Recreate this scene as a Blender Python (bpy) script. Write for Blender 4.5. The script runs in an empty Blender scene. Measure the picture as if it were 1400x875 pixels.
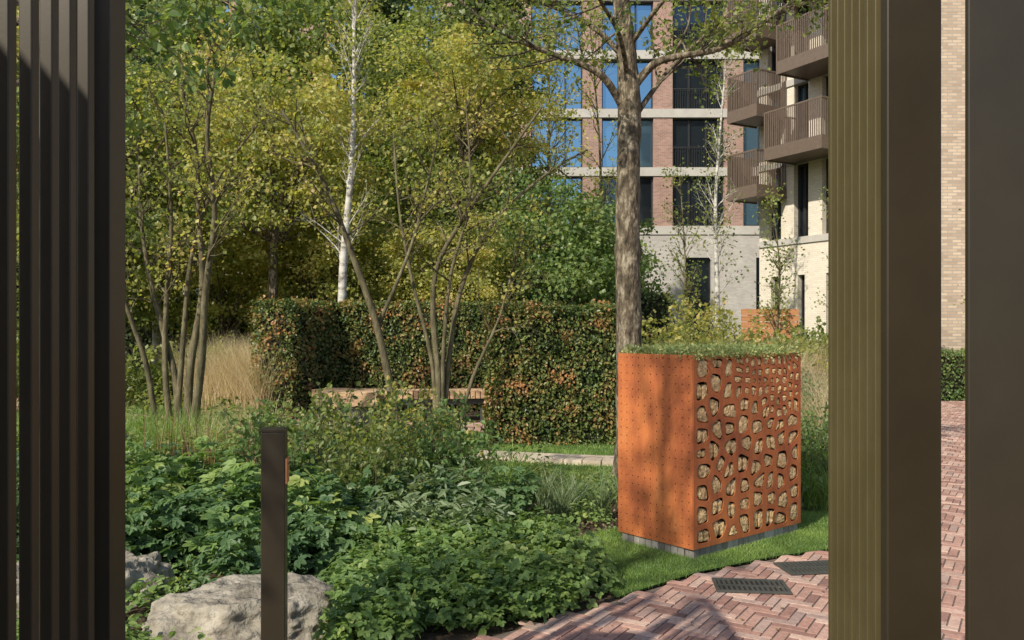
import bpy, math, random
import numpy as np
from mathutils import Vector, noise as mnoise
rng=np.random.default_rng(7); random.seed(7)
scene=bpy.context.scene
COL=scene.collection

# ---------------------------------------------------------------- helpers
def link(o,parent=None):
    COL.objects.link(o)
    if parent is not None: o.parent=parent
    return o
def empty(name,loc=(0,0,0),rotz=0,parent=None):
    e=bpy.data.objects.new(name,None); e.location=loc; e.rotation_euler=(0,0,rotz); e.empty_display_size=.2
    return link(e,parent)
def quadmesh(name,V,F,mat=None,attr=None,smooth=False,parent=None,k=4):
    V=np.ascontiguousarray(V,dtype=np.float32); F=np.ascontiguousarray(F,dtype=np.int32)
    me=bpy.data.meshes.new(name)
    me.vertices.add(len(V)); me.vertices.foreach_set("co",V.ravel())
    me.loops.add(F.size); me.loops.foreach_set("vertex_index",F.ravel())
    me.polygons.add(len(F)); me.polygons.foreach_set("loop_start",np.arange(0,F.size,k,dtype=np.int32))
    me.update(calc_edges=True)
    if attr is not None:
        a=me.attributes.new("r",'FLOAT','POINT'); a.data.foreach_set("value",np.ascontiguousarray(attr,dtype=np.float32))
    me.polygons.foreach_set("use_smooth",np.full(len(F),bool(smooth)))
    if mat: me.materials.append(mat)
    return link(bpy.data.objects.new(name,me),parent)
def pymesh(name,V,F,mat=None,parent=None,smooth=False):
    me=bpy.data.meshes.new(name); me.from_pydata([tuple(v) for v in V],[],F); me.update()
    if mat: me.materials.append(mat)
    for p in me.polygons: p.use_smooth=smooth
    return link(bpy.data.objects.new(name,me),parent)
BF=np.array([[0,3,2,1],[4,5,6,7],[0,1,5,4],[1,2,6,5],[2,3,7,6],[3,0,4,7]])
def boxes(name,L,mat,parent=None,bevel=0,attr=False):
    V=[];F=[];A=[]
    for i,(x0,x1,y0,y1,z0,z1) in enumerate(L):
        V+=[(x0,y0,z0),(x1,y0,z0),(x1,y1,z0),(x0,y1,z0),(x0,y0,z1),(x1,y0,z1),(x1,y1,z1),(x0,y1,z1)]
        F.append(BF+8*i); A+= [random.random()]*8
    o=quadmesh(name,np.array(V),np.concatenate(F),mat,attr=np.array(A),parent=parent)
    if bevel:
        b=o.modifiers.new("bevel",'BEVEL'); b.width=bevel; b.segments=2; b.limit_method='ANGLE'
    return o
def inpoly(P,poly):
    x,y=P[:,0],P[:,1]; ins=np.zeros(len(P),bool); n=len(poly); j=n-1
    for i in range(n):
        xi,yi=poly[i];xj,yj=poly[j]
        c=((yi>y)!=(yj>y))&(x<(xj-xi)*(y-yi)/((yj-yi)+1e-12)+xi)
        ins^=c; j=i
    return ins
def scatter_poly(poly,n):
    p=np.array(poly); lo=p.min(0);hi=p.max(0); out=[];c=0
    while c<n:
        q=rng.uniform(lo,hi,(n*2,2)); q=q[inpoly(q,poly)]; out.append(q); c+=len(q)
    return np.concatenate(out)[:n]
def norm(a): return a/(np.linalg.norm(a,axis=-1,keepdims=True)+1e-9)

# ---------------------------------------------------------------- materials
def newmat(name):
    m=bpy.data.materials.new(name); m.use_nodes=True
    nt=m.node_tree; b=nt.nodes["Principled BSDF"]; return m,nt,b
def ramp(nt,cols):
    r=nt.nodes.new("ShaderNodeValToRGB"); cr=r.color_ramp
    n=len(cols)
    cr.elements[0].position=0; cr.elements[1].position=1
    cr.elements[0].color=(*cols[0],1); cr.elements[1].color=(*cols[-1],1)
    for i in range(1,n-1):
        e=cr.elements.new(i/(n-1)); e.color=(*cols[i],1)
    return r
def leafmat(name,cols,trans=.4,tcol=(1.5,1.52,.75),rough=.42,spec=.45,gain=1.95,desat=.16):
    o=[]
    for c in cols:
        l=.3*c[0]+.6*c[1]+.1*c[2]; o.append(tuple((x*(1-desat)+l*desat)*gain for x in c))
    cols=o
    m,nt,b=newmat(name); N=nt.nodes;L=nt.links
    a=N.new("ShaderNodeAttribute"); a.attribute_name="r"
    r=ramp(nt,cols); L.new(a.outputs["Fac"],r.inputs[0])
    L.new(r.outputs[0],b.inputs["Base Color"]); b.inputs["Roughness"].default_value=rough
    b.inputs["Specular IOR Level"].default_value=spec
    t=N.new("ShaderNodeBsdfTranslucent"); mx=N.new("ShaderNodeMix"); mx.data_type='RGBA'; mx.blend_type='MULTIPLY'
    mx.inputs[0].default_value=1; L.new(r.outputs[0],mx.inputs[6]); mx.inputs[7].default_value=(*tcol,1)
    L.new(mx.outputs[2],t.inputs[0])
    ms=N.new("ShaderNodeMixShader"); ms.inputs[0].default_value=trans
    L.new(b.outputs[0],ms.inputs[1]);L.new(t.outputs[0],ms.inputs[2])
    L.new(ms.outputs[0],N["Material Output"].inputs[0]); return m
def noisemat(name,cols,scale=5,detail=6,rough=.8,bump=.3,bscale=None,stretch=(1,1,1),metal=0,spec=.3,coord='Object',bdist=.02):
    m,nt,b=newmat(name); N=nt.nodes;L=nt.links
    tc=N.new("ShaderNodeTexCoord"); mp=N.new("ShaderNodeMapping"); mp.inputs["Scale"].default_value=stretch
    L.new(tc.outputs[coord],mp.inputs[0])
    n=N.new("ShaderNodeTexNoise"); n.inputs["Scale"].default_value=scale; n.inputs["Detail"].default_value=detail; n.inputs["Roughness"].default_value=.65
    L.new(mp.outputs[0],n.inputs[0])
    mr=N.new("ShaderNodeMapRange"); mr.inputs[1].default_value=.3; mr.inputs[2].default_value=.7; L.new(n.outputs[0],mr.inputs[0])
    r=ramp(nt,cols); L.new(mr.outputs[0],r.inputs[0]); L.new(r.outputs[0],b.inputs["Base Color"])
    b.inputs["Roughness"].default_value=rough; b.inputs["Metallic"].default_value=metal; b.inputs["Specular IOR Level"].default_value=spec
    if bump:
        n2=N.new("ShaderNodeTexNoise"); n2.inputs["Scale"].default_value=bscale or scale*4; n2.inputs["Detail"].default_value=6
        L.new(mp.outputs[0],n2.inputs[0])
        bp=N.new("ShaderNodeBump"); bp.inputs["Strength"].default_value=bump; bp.inputs["Distance"].default_value=bdist
        L.new(n2.outputs[0],bp.inputs["Height"]); L.new(bp.outputs[0],b.inputs["Normal"])
    return m
def brickmat(name,c1,c2,mortar,bw=.225,bh=.075,ms=.01,ov=.25):
    m,nt,b=newmat(name); N=nt.nodes;L=nt.links
    tc=N.new("ShaderNodeTexCoord"); s=N.new("ShaderNodeSeparateXYZ"); L.new(tc.outputs["Object"],s.inputs[0])
    ad=N.new("ShaderNodeMath"); L.new(s.outputs[0],ad.inputs[0]);L.new(s.outputs[1],ad.inputs[1])
    cb=N.new("ShaderNodeCombineXYZ"); L.new(ad.outputs[0],cb.inputs[0]);L.new(s.outputs[2],cb.inputs[1])
    br=N.new("ShaderNodeTexBrick"); L.new(cb.outputs[0],br.inputs[0]); br.inputs["Scale"].default_value=1
    br.inputs["Brick Width"].default_value=bw; br.inputs["Row Height"].default_value=bh; br.inputs["Mortar Size"].default_value=ms
    br.inputs["Color1"].default_value=(*c1,1);br.inputs["Color2"].default_value=(*c2,1);br.inputs["Mortar"].default_value=(*mortar,1)
    n=N.new("ShaderNodeTexNoise"); n.inputs["Scale"].default_value=1.2;n.inputs["Detail"].default_value=8; L.new(cb.outputs[0],n.inputs[0])
    mx=N.new("ShaderNodeMix"); mx.data_type='RGBA'; mx.blend_type='OVERLAY'; mx.inputs[0].default_value=ov
    L.new(br.outputs[0],mx.inputs[6]);L.new(n.outputs[0],mx.inputs[7]); L.new(mx.outputs[2],b.inputs["Base Color"])
    bp=N.new("ShaderNodeBump"); bp.invert=True; bp.inputs["Strength"].default_value=.35; bp.inputs["Distance"].default_value=.006
    L.new(br.outputs["Fac"],bp.inputs["Height"]);L.new(bp.outputs[0],b.inputs["Normal"])
    b.inputs["Roughness"].default_value=.9; return m
def attrmat(name,cols,rough=.8,nscale=30,nstr=.35,bump=.3):
    m,nt,b=newmat(name); N=nt.nodes;L=nt.links
    a=N.new("ShaderNodeAttribute"); a.attribute_name="r"; r=ramp(nt,cols); L.new(a.outputs["Fac"],r.inputs[0])
    tc=N.new("ShaderNodeTexCoord"); n=N.new("ShaderNodeTexNoise"); n.inputs["Scale"].default_value=nscale; n.inputs["Detail"].default_value=6
    L.new(tc.outputs["Object"],n.inputs[0])
    mx=N.new("ShaderNodeMix"); mx.data_type='RGBA'; mx.blend_type='OVERLAY'; mx.inputs[0].default_value=nstr
    L.new(r.outputs[0],mx.inputs[6]); L.new(n.outputs[0],mx.inputs[7])
    n3=N.new("ShaderNodeTexNoise"); n3.inputs["Scale"].default_value=1.6; n3.inputs["Detail"].default_value=4; L.new(tc.outputs["Object"],n3.inputs[0])
    m3=N.new("ShaderNodeMix"); m3.data_type='RGBA'; m3.blend_type='OVERLAY'; m3.inputs[0].default_value=.45
    L.new(mx.outputs[2],m3.inputs[6]); L.new(n3.outputs[0],m3.inputs[7]); L.new(m3.outputs[2],b.inputs["Base Color"])
    bp=N.new("ShaderNodeBump"); bp.inputs["Strength"].default_value=bump; bp.inputs["Distance"].default_value=.005
    L.new(n.outputs[0],bp.inputs["Height"]);L.new(bp.outputs[0],b.inputs["Normal"])
    b.inputs["Roughness"].default_value=rough; return m
def flat(name,c,rough=.5,metal=0,spec=.4):
    return noisemat(name,[tuple(x*.85 for x in c),tuple(min(1,x*1.15) for x in c)],scale=8,rough=rough,metal=metal,spec=spec,bump=.04)

M_yel=leafmat("leaf_yellow_green",[(.09,.112,.02),(.15,.168,.028),(.225,.22,.038),(.29,.245,.048),(.29,.185,.06)],.5)
M_mid=leafmat("leaf_mid_green",[(.05,.08,.017),(.10,.13,.026),(.16,.182,.034),(.215,.20,.042)],.48)
M_grn=leafmat("leaf_green",[(.036,.068,.018),(.068,.115,.024),(.11,.158,.034),(.155,.18,.042)],.45)
M_drk=leafmat("leaf_dark",[(.02,.036,.014),(.04,.064,.02),(.07,.095,.028)],.3)
M_bed=leafmat("leaf_bed",[(.045,.082,.022),(.075,.13,.03),(.12,.18,.038),(.20,.225,.052)],.38,rough=.5,desat=.12)
M_bedd=leafmat("leaf_bed_dark",[(.03,.064,.024),(.052,.10,.032),(.09,.145,.045)],.35,rough=.5,desat=.12)
M_sage=leafmat("leaf_sage",[(.07,.105,.045),(.11,.155,.065),(.15,.19,.08)],.3,gain=1.7)
M_sedum=leafmat("leaf_sedum",[(.08,.13,.03),(.16,.19,.05),(.26,.25,.08)],.3)
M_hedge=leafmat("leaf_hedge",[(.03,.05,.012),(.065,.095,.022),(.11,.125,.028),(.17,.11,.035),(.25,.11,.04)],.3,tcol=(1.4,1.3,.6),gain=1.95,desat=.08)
M_grass=leafmat("grass_blade",[(.06,.11,.018),(.11,.18,.028),(.18,.25,.04)],.4)
M_straw=leafmat("straw_blade",[(.42,.34,.18),(.62,.52,.32),(.78,.68,.46)],.4,tcol=(1.2,1.1,.8),gain=1,desat=0)
M_rust=leafmat("seed_stalk",[(.12,.06,.03),(.24,.12,.06),(.34,.2,.11)],.2,tcol=(1.2,1.1,.8),gain=1,desat=0)
M_fallen=leafmat("fallen_leaf",[(.25,.14,.04),(.35,.25,.06),(.2,.1,.04)],.1,gain=1)
M_barkL=noisemat("bark_smooth",[(.045,.04,.022),(.12,.10,.055),(.22,.19,.11)],scale=12,stretch=(1,1,.35),bump=.5,rough=.85)
M_bark=noisemat("bark_rough",[(.022,.018,.013),(.13,.10,.065),(.42,.36,.26)],scale=18,stretch=(1,1,.4),bump=1.0,bscale=22,bdist=.05,rough=.9)
M_birch=noisemat("bark_birch",[(.12,.10,.08),(.52,.49,.44),(.66,.63,.57)],scale=5,stretch=(1,1,2.5),bump=.3)
M_soil=noisemat("soil_mulch",[(.03,.02,.012),(.08,.055,.033),(.16,.11,.07)],scale=18,detail=9,bump=.9,bscale=50,bdist=.03,rough=.95)
M_lawn=noisemat("lawn_base",[(.045,.09,.018),(.085,.15,.028)],scale=6,bump=.6,bscale=80,rough=.95)
M_rock=noisemat("rock",[(.12,.10,.075),(.29,.255,.20),(.45,.40,.32)],scale=7,detail=12,bump=1,bscale=11,bdist=.06,rough=.9)
M_bronze=noisemat("bronze_paint",[(.036,.027,.015),(.050,.038,.022)],scale=3,rough=.42,bump=.05,bscale=150,metal=.2,spec=.5,bdist=.002)
M_bronzelit=noisemat("bronze_paint_lit",[(.10,.078,.034),(.13,.105,.048)],scale=3,rough=.45,bump=.04,metal=.2)  # olive tone of bronze fins in sunlight, put into the colour
M_stone=noisemat("stone_band",[(.44,.41,.37),(.54,.51,.46)],scale=2,bump=.15,rough=.85)
M_setts=attrmat("granite_setts",[(.19,.17,.15),(.30,.275,.24),(.42,.39,.34)],nscale=60)
M_paver=attrmat("clay_paver",[(.26,.14,.11),(.38,.21,.16),(.47,.28,.215),(.58,.40,.31),(.33,.225,.19)],nscale=45,nstr=.5)
M_mortar=noisemat("joint_sand",[(.12,.09,.07),(.22,.17,.135)],scale=12,bump=.3)
M_redbrick=brickmat("red_brick",(.28,.145,.11),(.42,.235,.18),(.36,.31,.27))
M_buff=brickmat("buff_brick",(.62,.48,.34),(.40,.29,.20),(.36,.32,.27))
M_cream=brickmat("cream_brick",(.78,.70,.58),(.68,.60,.49),(.62,.57,.48),ov=.1)
M_greybr=brickmat("grey_brick",(.52,.48,.44),(.42,.38,.35),(.46,.43,.40))
M_frame=flat("window_frame",(.03,.03,.03),rough=.4)
M_balc=flat("balcony_metal",(.17,.125,.095),rough=.5,metal=.2)
M_black=flat("shade_black",(.02,.016,.012),rough=.9)  # near-black colour standing in for shade inside openings
M_iron=flat("cast_iron",(.075,.08,.07),rough=.6,metal=.2)
M_timber=noisemat("timber",[(.36,.21,.12),(.58,.38,.22),(.70,.50,.32)],scale=3,stretch=(1,1,9),bump=.3,rough=.7)
M_timberR=noisemat("cedar_boards",[(.30,.12,.05),(.46,.21,.09),(.55,.28,.13)],scale=3,stretch=(1,1,9),bump=.3,rough=.7)
M_copper=flat("copper_plate",(.60,.26,.12),rough=.45,metal=.2)
M_cork=noisemat("log_end_wood",[(.17,.09,.04),(.60,.40,.19),(.82,.61,.34)],scale=28,detail=9,bump=.7,bscale=60,rough=.9,bdist=.012)
def glassmat(name,c,metal=.85):
    m,nt,b=newmat(name); b.inputs["Base Color"].default_value=(*c,1); b.inputs["Metallic"].default_value=metal
    b.inputs["Roughness"].default_value=.06
    N=nt.nodes;L=nt.links;tc=N.new("ShaderNodeTexCoord");n=N.new("ShaderNodeTexNoise");n.inputs["Scale"].default_value=.6
    L.new(tc.outputs["Object"],n.inputs[0]);bp=N.new("ShaderNodeBump");bp.inputs["Strength"].default_value=.1;bp.inputs["Distance"].default_value=.12
    L.new(n.outputs[0],bp.inputs["Height"]);L.new(bp.outputs[0],b.inputs["Normal"]); return m
M_glass=glassmat("window_glass",(.20,.36,.50)); M_glassd=glassmat("window_glass_dark",(.06,.08,.1))
def corten():
    m,nt,b=newmat("corten_steel"); N=nt.nodes;L=nt.links
    tc=N.new("ShaderNodeTexCoord"); mp=N.new("ShaderNodeMapping"); mp.inputs["Scale"].default_value=(1,1,.35); L.new(tc.outputs["Object"],mp.inputs[0])
    n=N.new("ShaderNodeTexNoise"); n.inputs["Scale"].default_value=5; n.inputs["Detail"].default_value=9;n.inputs["Roughness"].default_value=.7; L.new(mp.outputs[0],n.inputs[0])
    mr=N.new("ShaderNodeMapRange"); mr.inputs[1].default_value=.3; mr.inputs[2].default_value=.72; L.new(n.outputs[0],mr.inputs[0])
    r=ramp(nt,[(.23,.055,.02),(.39,.105,.03),(.50,.15,.04),(.58,.205,.06)]); L.new(mr.outputs[0],r.inputs[0])
    n2=N.new("ShaderNodeTexNoise"); n2.inputs["Scale"].default_value=90;n2.inputs["Detail"].default_value=4; L.new(tc.outputs["Object"],n2.inputs[0])
    mx=N.new("ShaderNodeMix"); mx.data_type='RGBA'; mx.blend_type='OVERLAY'; mx.inputs[0].default_value=.35
    L.new(r.outputs[0],mx.inputs[6]);L.new(n2.outputs[0],mx.inputs[7]); L.new(mx.outputs[2],b.inputs["Base Color"])
    b.inputs["Roughness"].default_value=.75
    bp=N.new("ShaderNodeBump"); bp.inputs["Strength"].default_value=.25;bp.inputs["Distance"].default_value=.003; L.new(n2.outputs[0],bp.inputs["Height"]);L.new(bp.outputs[0],b.inputs["Normal"])
    return m
M_corten=corten()

# ---------------------------------------------------------------- leaves / blades / branches
T_simple=(np.array([[0,0,0],[-.34,.5,.06],[0,1,0],[.34,.5,.06]]),np.array([[0,3,2,1]]))
T_leaf=(np.array([[0,0,0],[0,1,-.06],[-.26,.75,.06],[-.33,.33,.1],[.33,.33,.1],[.26,.75,.06]]),np.array([[0,1,2,3],[0,4,5,1]]))
def rot2(V,a):
    c,s=math.cos(a),math.sin(a); W=V.copy(); W[:,0]=V[:,0]*c-V[:,1]*s; W[:,1]=V[:,0]*s+V[:,1]*c; return W
def fan(L,wd):
    V=[];F=[]
    for i,(a,sc) in enumerate(L):
        V.append(rot2(T_leaf[0]*[wd*sc,sc,sc],a)); F.append(T_leaf[1]+6*i)
    return np.concatenate(V),np.concatenate(F)
T_tri=fan([(0,1),(1.15,.85),(-1.15,.85)],1.15)
T_palm=fan([(0,1),(.8,.9),(-.8,.9),(1.6,.65),(-1.6,.65)],.75)
def leaves(name,pos,axis,nrm,size,mat,T=T_simple,r=None,parent=None,width=1.0):
    n=len(pos); a=norm(axis); s=norm(np.cross(a,nrm)); u=np.cross(s,a)
    V,F=T; k=len(V); size=np.broadcast_to(size,(n,))
    P=pos[:,None,:]+size[:,None,None]*(V[None,:,0,None]*width*s[:,None,:]+V[None,:,1,None]*a[:,None,:]+V[None,:,2,None]*u[:,None,:])
    FF=(F[None]+ (np.arange(n)*k)[:,None,None]).reshape(-1,4)
    if r is None: r=rng.random(n)
    return quadmesh(name,P.reshape(-1,3),FF,mat,attr=np.repeat(np.clip(r,0,1),k),parent=parent)
def blades(name,base,height,lean,width,mat,seg=3,r=None,parent=None,direc=None):
    n=len(base); th=rng.uniform(0,2*np.pi,n) if direc is None else direc
    d=np.stack([np.cos(th),np.sin(th),0*th],1); th2=rng.uniform(0,2*np.pi,n)
    side=np.stack([-np.sin(th2),np.cos(th2),0*th],1)
    height=np.broadcast_to(height,(n,)); lean=np.broadcast_to(lean,(n,))
    rows=[]
    for i in range(seg+1):
        t=i/seg
        c=base+ d*(lean*height*t*t)[:,None]+np.array([0,0,1])*(height*(t-.25*lean*t*t))[:,None]
        w=width*(1-t**1.5)+.0003
        rows.append(c-side*w/2); rows.append(c+side*w/2)
    P=np.stack(rows,1); k=2*(seg+1)
    F=np.array([[2*i,2*i+1,2*i+3,2*i+2] for i in range(seg)])
    FF=(F[None]+(np.arange(n)*k)[:,None,None]).reshape(-1,4)
    if r is None: r=rng.random(n)
    return quadmesh(name,P.reshape(-1,3),FF,mat,attr=np.repeat(r,k),parent=parent)
class Tubes:
    def __init__(s): s.V=[];s.F=[];s.c=0
    def add(s,pts,rad,ns=6,rough=0):
        pts=np.array(pts,float); rad=np.array(rad,float); n=len(pts)
        t=np.gradient(pts,axis=0); t=norm(t)
        ref=np.array([.3,.9,.1]) ; u=norm(np.cross(t,ref)); v=np.cross(t,u)
        a=np.linspace(0,2*np.pi,ns,endpoint=False)
        rr=rad[:,None]*(1+rough*rng.normal(size=(n,ns)))
        P=pts[:,None,:]+rr[:,:,None]*(np.cos(a)[None,:,None]*u[:,None,:]+np.sin(a)[None,:,None]*v[:,None,:])
        s.V.append(P.reshape(-1,3))
        i=np.arange(n-1)[:,None]*ns; j=np.arange(ns)[None,:]; j2=(j+1)%ns
        s.F.append((np.stack([i+j,i+j2,i+ns+j2,i+ns+j],-1).reshape(-1,4))+s.c); s.c+=n*ns
    def mesh(s,name,mat,parent): return quadmesh(name,np.concatenate(s.V),np.concatenate(s.F),mat,smooth=True,parent=parent)
def smooth_path(pts,m=4):
    pts=np.array(pts,float); n=len(pts); out=[]
    for i in range(n-1):
        p0=pts[max(i-1,0)];p1=pts[i];p2=pts[i+1];p3=pts[min(i+2,n-1)]
        for k in range(m):
            t=k/m; out.append(.5*((2*p1)+(-p0+p2)*t+(2*p0-5*p1+4*p2-p3)*t*t+(-p0+3*p1-3*p2+p3)*t**3))
    out.append(pts[-1]); return np.array(out)
class Tree:
    def __init__(s): s.t=Tubes(); s.lp=[]; s.la=[]
    def branch(s,start,d,length,r0,level,maxl,p):
        n=max(4,int(length/p['seg'])); pts=[np.array(start,float)]; d=np.array(d,float)/np.linalg.norm(d)
        for i in range(n):
            d=d+rng.normal(size=3)*p['wig']+np.array([0,0,p['up']]); d/=np.linalg.norm(d)
            pts.append(pts[-1]+d*length/n)
        s.path(pts,np.linspace(r0,r0*.25,n+1),level,maxl,p,length,.15)
    def path(s,pts,rad,level,maxl,p,length,t0):
        pts=np.array(pts); s.t.add(pts,rad,ns=p.get('ns',7) if level==0 else (5 if level==1 else 3))
        n=len(pts)
        if level<maxl:
            for k in range(p['kids'][level]):
                t=t0+(1-t0)*(rng.random()**.9); i=min(n-2,int(t*(n-1)))
                f=t*(n-1)-i; q=pts[i]*(1-f)+pts[i+1]*f; tg=pts[i+1]-pts[i]; tg/=np.linalg.norm(tg)+1e-9
                rd=rng.normal(size=3); rd-=tg*rd.dot(tg); rd/=np.linalg.norm(rd)
                d=tg*rng.uniform(.4,1.0)+rd*rng.uniform(.6,1.0)+np.array([0,0,p.get('kup',.15)])
                L=p['len'][level]*rng.uniform(.55,1.15)*(1.2-.6*t)
                s.branch(q,d,L,max(.0025,min(rad[i]*.6,p['krad'][level])),level+1,maxl,p)
        if level>=p['leaf_level']:
            m=int(length*p['ld']*(1 if level==maxl else .5))+1
            idx=rng.uniform(.15 if level==maxl else .5,1,m)*(n-1); i=np.minimum(n-2,idx.astype(int)); f=(idx-i)[:,None]
            q=pts[i]*(1-f)+pts[i+1]*f; s.lp.append(q+rng.normal(size=(m,3))*p['spread']); s.la.append(pts[i+1]-pts[i])
    def finish(s,e,bark,leaf,size,T=T_simple,width=1,droop=.3,clump=.6):
        s.t.mesh("branches",bark,e)
        P=np.concatenate(s.lp); A=norm(np.concatenate(s.la))+rng.normal(size=P.shape)*.8; A[:,2]-=droop
        Nn=rng.normal(size=P.shape)*.7+np.array([0,0,1]); 
        r=np.array([mnoise.noise(Vector((float(x)*clump*2,float(y)*clump*2,float(z)*clump*2))) for x,y,z in P])*.55+.42+rng.normal(size=len(P))*.17
        leaves("foliage",P,A,Nn,size*rng.uniform(.65,1.25,len(P)),leaf,T,r,e,width)
        return len(P)

# ---------------------------------------------------------------- world, sun, camera
SX,SY=-.62,-.78; EL=math.radians(38)
w=bpy.data.worlds.new("World"); scene.world=w; w.use_nodes=True
bg=w.node_tree.nodes["Background"]; sk=w.node_tree.nodes.new("ShaderNodeTexSky"); sk.sky_type='NISHITA'; sk.sun_disc=False
sk.sun_elevation=EL; sk.sun_rotation=math.atan2(SX,SY); w.node_tree.links.new(sk.outputs[0],bg.inputs[0]); bg.inputs[1].default_value=.15
sd=bpy.data.lights.new("sun","SUN"); sd.energy=5.0; sd.angle=math.radians(.6); sd.color=(1,.93,.79)
so=link(bpy.data.objects.new("sun",sd)); h=math.hypot(SX,SY)
so.rotation_euler=Vector((-SX/h*math.cos(EL),-SY/h*math.cos(EL),-math.sin(EL))).to_track_quat('-Z','Y').to_euler()
cd=bpy.data.cameras.new("camera"); cam=link(bpy.data.objects.new("camera",cd)); cam.location=(0,0,1.6); cam.rotation_euler=(math.pi/2,0,0)
cd.sensor_width=36; cd.lens=29.57; cd.shift_y=.0089; cd.clip_end=2000; cd.clip_start=.05; scene.camera=cam
scene.view_settings.view_transform='Standard'; scene.view_settings.look='None'; scene.view_settings.exposure=0

# ---------------------------------------------------------------- ground
def sheet(name,poly,z,mat): return pymesh(name,[(x,y,z) for x,y in poly],[list(range(len(poly)))],mat)
sheet("ground",[(-400,-300),(400,-300),(400,700),(-400,700)],-.01,M_soil)
far=sheet("grass_ground",[(-300,19.5),(300,19.5),(300,600),(-300,600)],-.005,M_lawn)
edge=[(-.9,3.6),(-.15,4.33),(.3,4.68),(.7,5.02),(1.24,5.48),(1.83,5.84),(2.4,6.1),(3.1,6.7),(3.9,8.4),(4.5,10.5),(4.8,12.6)]
path1=edge+[(4.85,14.2),(6.0,16.5),(7.5,18.4),(14,19.0),(14,-3),(-6,-3),(-6,1.5),(-3,2.6)]
path2=[(-13,21),(-9,17.2),(-7,15.7),(-5,14.9),(-2.5,14.5),(1,14.1),(4.84,14.2),(4.79,12.7),(1,12.9),(-2.5,13.3),(-5.5,13.7),(-8,14.6),(-10.5,16.2),(-15,20)]
sheet("path",path1,.004,M_mortar); sheet("path",path2,.008,M_mortar)
def herring(poly,ang,zt,name):
    n=3;W=.062; p=np.array(poly); lo=p.min(0);hi=p.max(0); c=(lo+hi)/2; R=np.linalg.norm(hi-lo)/2/W+8; R=int(R)
    ca,sa=math.cos(ang),math.sin(ang); rects=[]
    for k in range(-R,R):
        for m in range(-R//(2*n)-2,R//(2*n)+3):
            x=k+2*n*m
            if abs(x)<R: rects.append((x,k,n,1))
            y=k-2*n+1+2*n*m
            if abs(y)<R: rects.append((k,y,1,n))
    r=np.array(rects,float)*W; g=.003
    cx=r[:,0]+r[:,2]/2; cy=r[:,1]+r[:,3]/2
    C=np.stack([c[0]+cx*ca-cy*sa,c[1]+cx*sa+cy*ca],1); ok=inpoly(C,poly)&(C[:,1]>1.0)
    r=r[ok];C=C[ok]; N=len(r); hx=r[:,2]/2-g; hy=r[:,3]/2-g
    zz=zt+rng.normal(size=N)*.0009; tl=rng.normal(size=(N,2))*.006
    V=np.zeros((N,8,3))
    for i,(sx,sy,top) in enumerate([(-1,-1,0),(1,-1,0),(1,1,0),(-1,1,0),(-1,-1,1),(1,-1,1),(1,1,1),(-1,1,1)]):
        b=.002 if top else 0
        lx=sx*(hx-b);ly=sy*(hy-b)
        V[:,i,0]=C[:,0]+lx*ca-ly*sa; V[:,i,1]=C[:,1]+lx*sa+ly*ca
        V[:,i,2]=np.where(top,zz+lx*tl[:,0]+ly*tl[:,1],.0)
    F=(BF[1:][None]+(np.arange(N)*8)[:,None,None]).reshape(-1,4)
    return quadmesh(name,V.reshape(-1,3),F,M_paver,attr=np.repeat(rng.random(N),8))
herring(path1,math.radians(58),.010,"brick_paving")
herring(path2,math.radians(28),.016,"brick_paving")
lawnA=[(.62,4.98),(.5,5.5),(.36,6.3),(.75,6.65),(1.3,6.95),(2.1,7.35),(2.9,7.3),(3.2,6.95)]+[(3.07,6.7),(2.38,6.12),(1.82,5.87),(1.23,5.51),(.69,5.05)]
lawnB=[(-.7,8.7),(.2,8.0),(1.0,7.9),(2.2,8.2),(3.6,9.2),(4.1,11),(4.3,12.65),(1,12.85),(-2.5,13.25),(-4.2,13.4),(-3.2,11.6),(-1.6,10.2)]
sheet("lawn",lawnA,.012,M_lawn); sheet("lawn",lawnB,.0,M_lawn)
def turf(poly,n,hgt,wd,name):
    q=scatter_poly(poly,n); rr=np.clip(.5+.6*np.array([mnoise.noise(Vector((float(a)*2.2,float(b)*2.2,0))) for a,b in q])+rng.normal(size=n)*.2,0,1)
    blades(name,np.column_stack([q,np.zeros(n)+.0]),hgt*rng.uniform(.6,1.2,n),rng.uniform(.2,.9,n),wd,M_grass,2,rr)
turf(lawnA,42000,.04,.004,"lawn_grass"); turf(lawnB,60000,.045,.007,"lawn_grass")
S=smooth_path([(-1.5,10.9,0),(0,10.35,0),(1.3,10.0,0),(2.6,9.95,0),(3.9,10.3,0)],6)
st=empty("stone_path")
V=[];F=[];A=[]
for i in range(len(S)-1):
    a,b=S[i],S[i+1]; d=(b-a)/np.linalg.norm(b-a); s=np.array([-d[1],d[0],0])*.22; a2=a+d*.003;b2=b-d*.003; k=len(V)
    for z in (0,.06): V+=[a2-s+[0,0,z],b2-s+[0,0,z],b2+s+[0,0,z],a2+s+[0,0,z]]
    F.append(BF+k); A+=[random.random()]*8
quadmesh("slabs",np.array(V),np.concatenate(F),attrmat("sandstone",[(.5,.41,.31),(.6,.5,.39)]),attr=np.array(A),parent=st)

def grate(x,y,a):
    e=empty("drain_grate",(x,y,.014),a); B=[(-.22,.22,-.13,-.112,0,.012),(-.22,.22,.112,.13,0,.012),(-.22,-.20,-.112,.112,0,.012),(.20,.22,-.112,.112,0,.012),(-.2,.2,-.008,.008,0,.0095)]
    for i in range(13):
        xx=-.184+i*.0307
        B.append((xx-.007,xx+.007,-.112,-.0082,0,.009)); B.append((xx-.007,xx+.007,.0082,.112,0,.009))
    boxes("bars",B,M_iron,e); boxes("sump_shade",[(-.205,.205,-.12,.12,-.002,.002)],M_black,e)  # thin black plate paints the shade below the bars
grate(1.47,5.18,math.radians(-6)); grate(2.0,5.58,math.radians(8))

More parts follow.
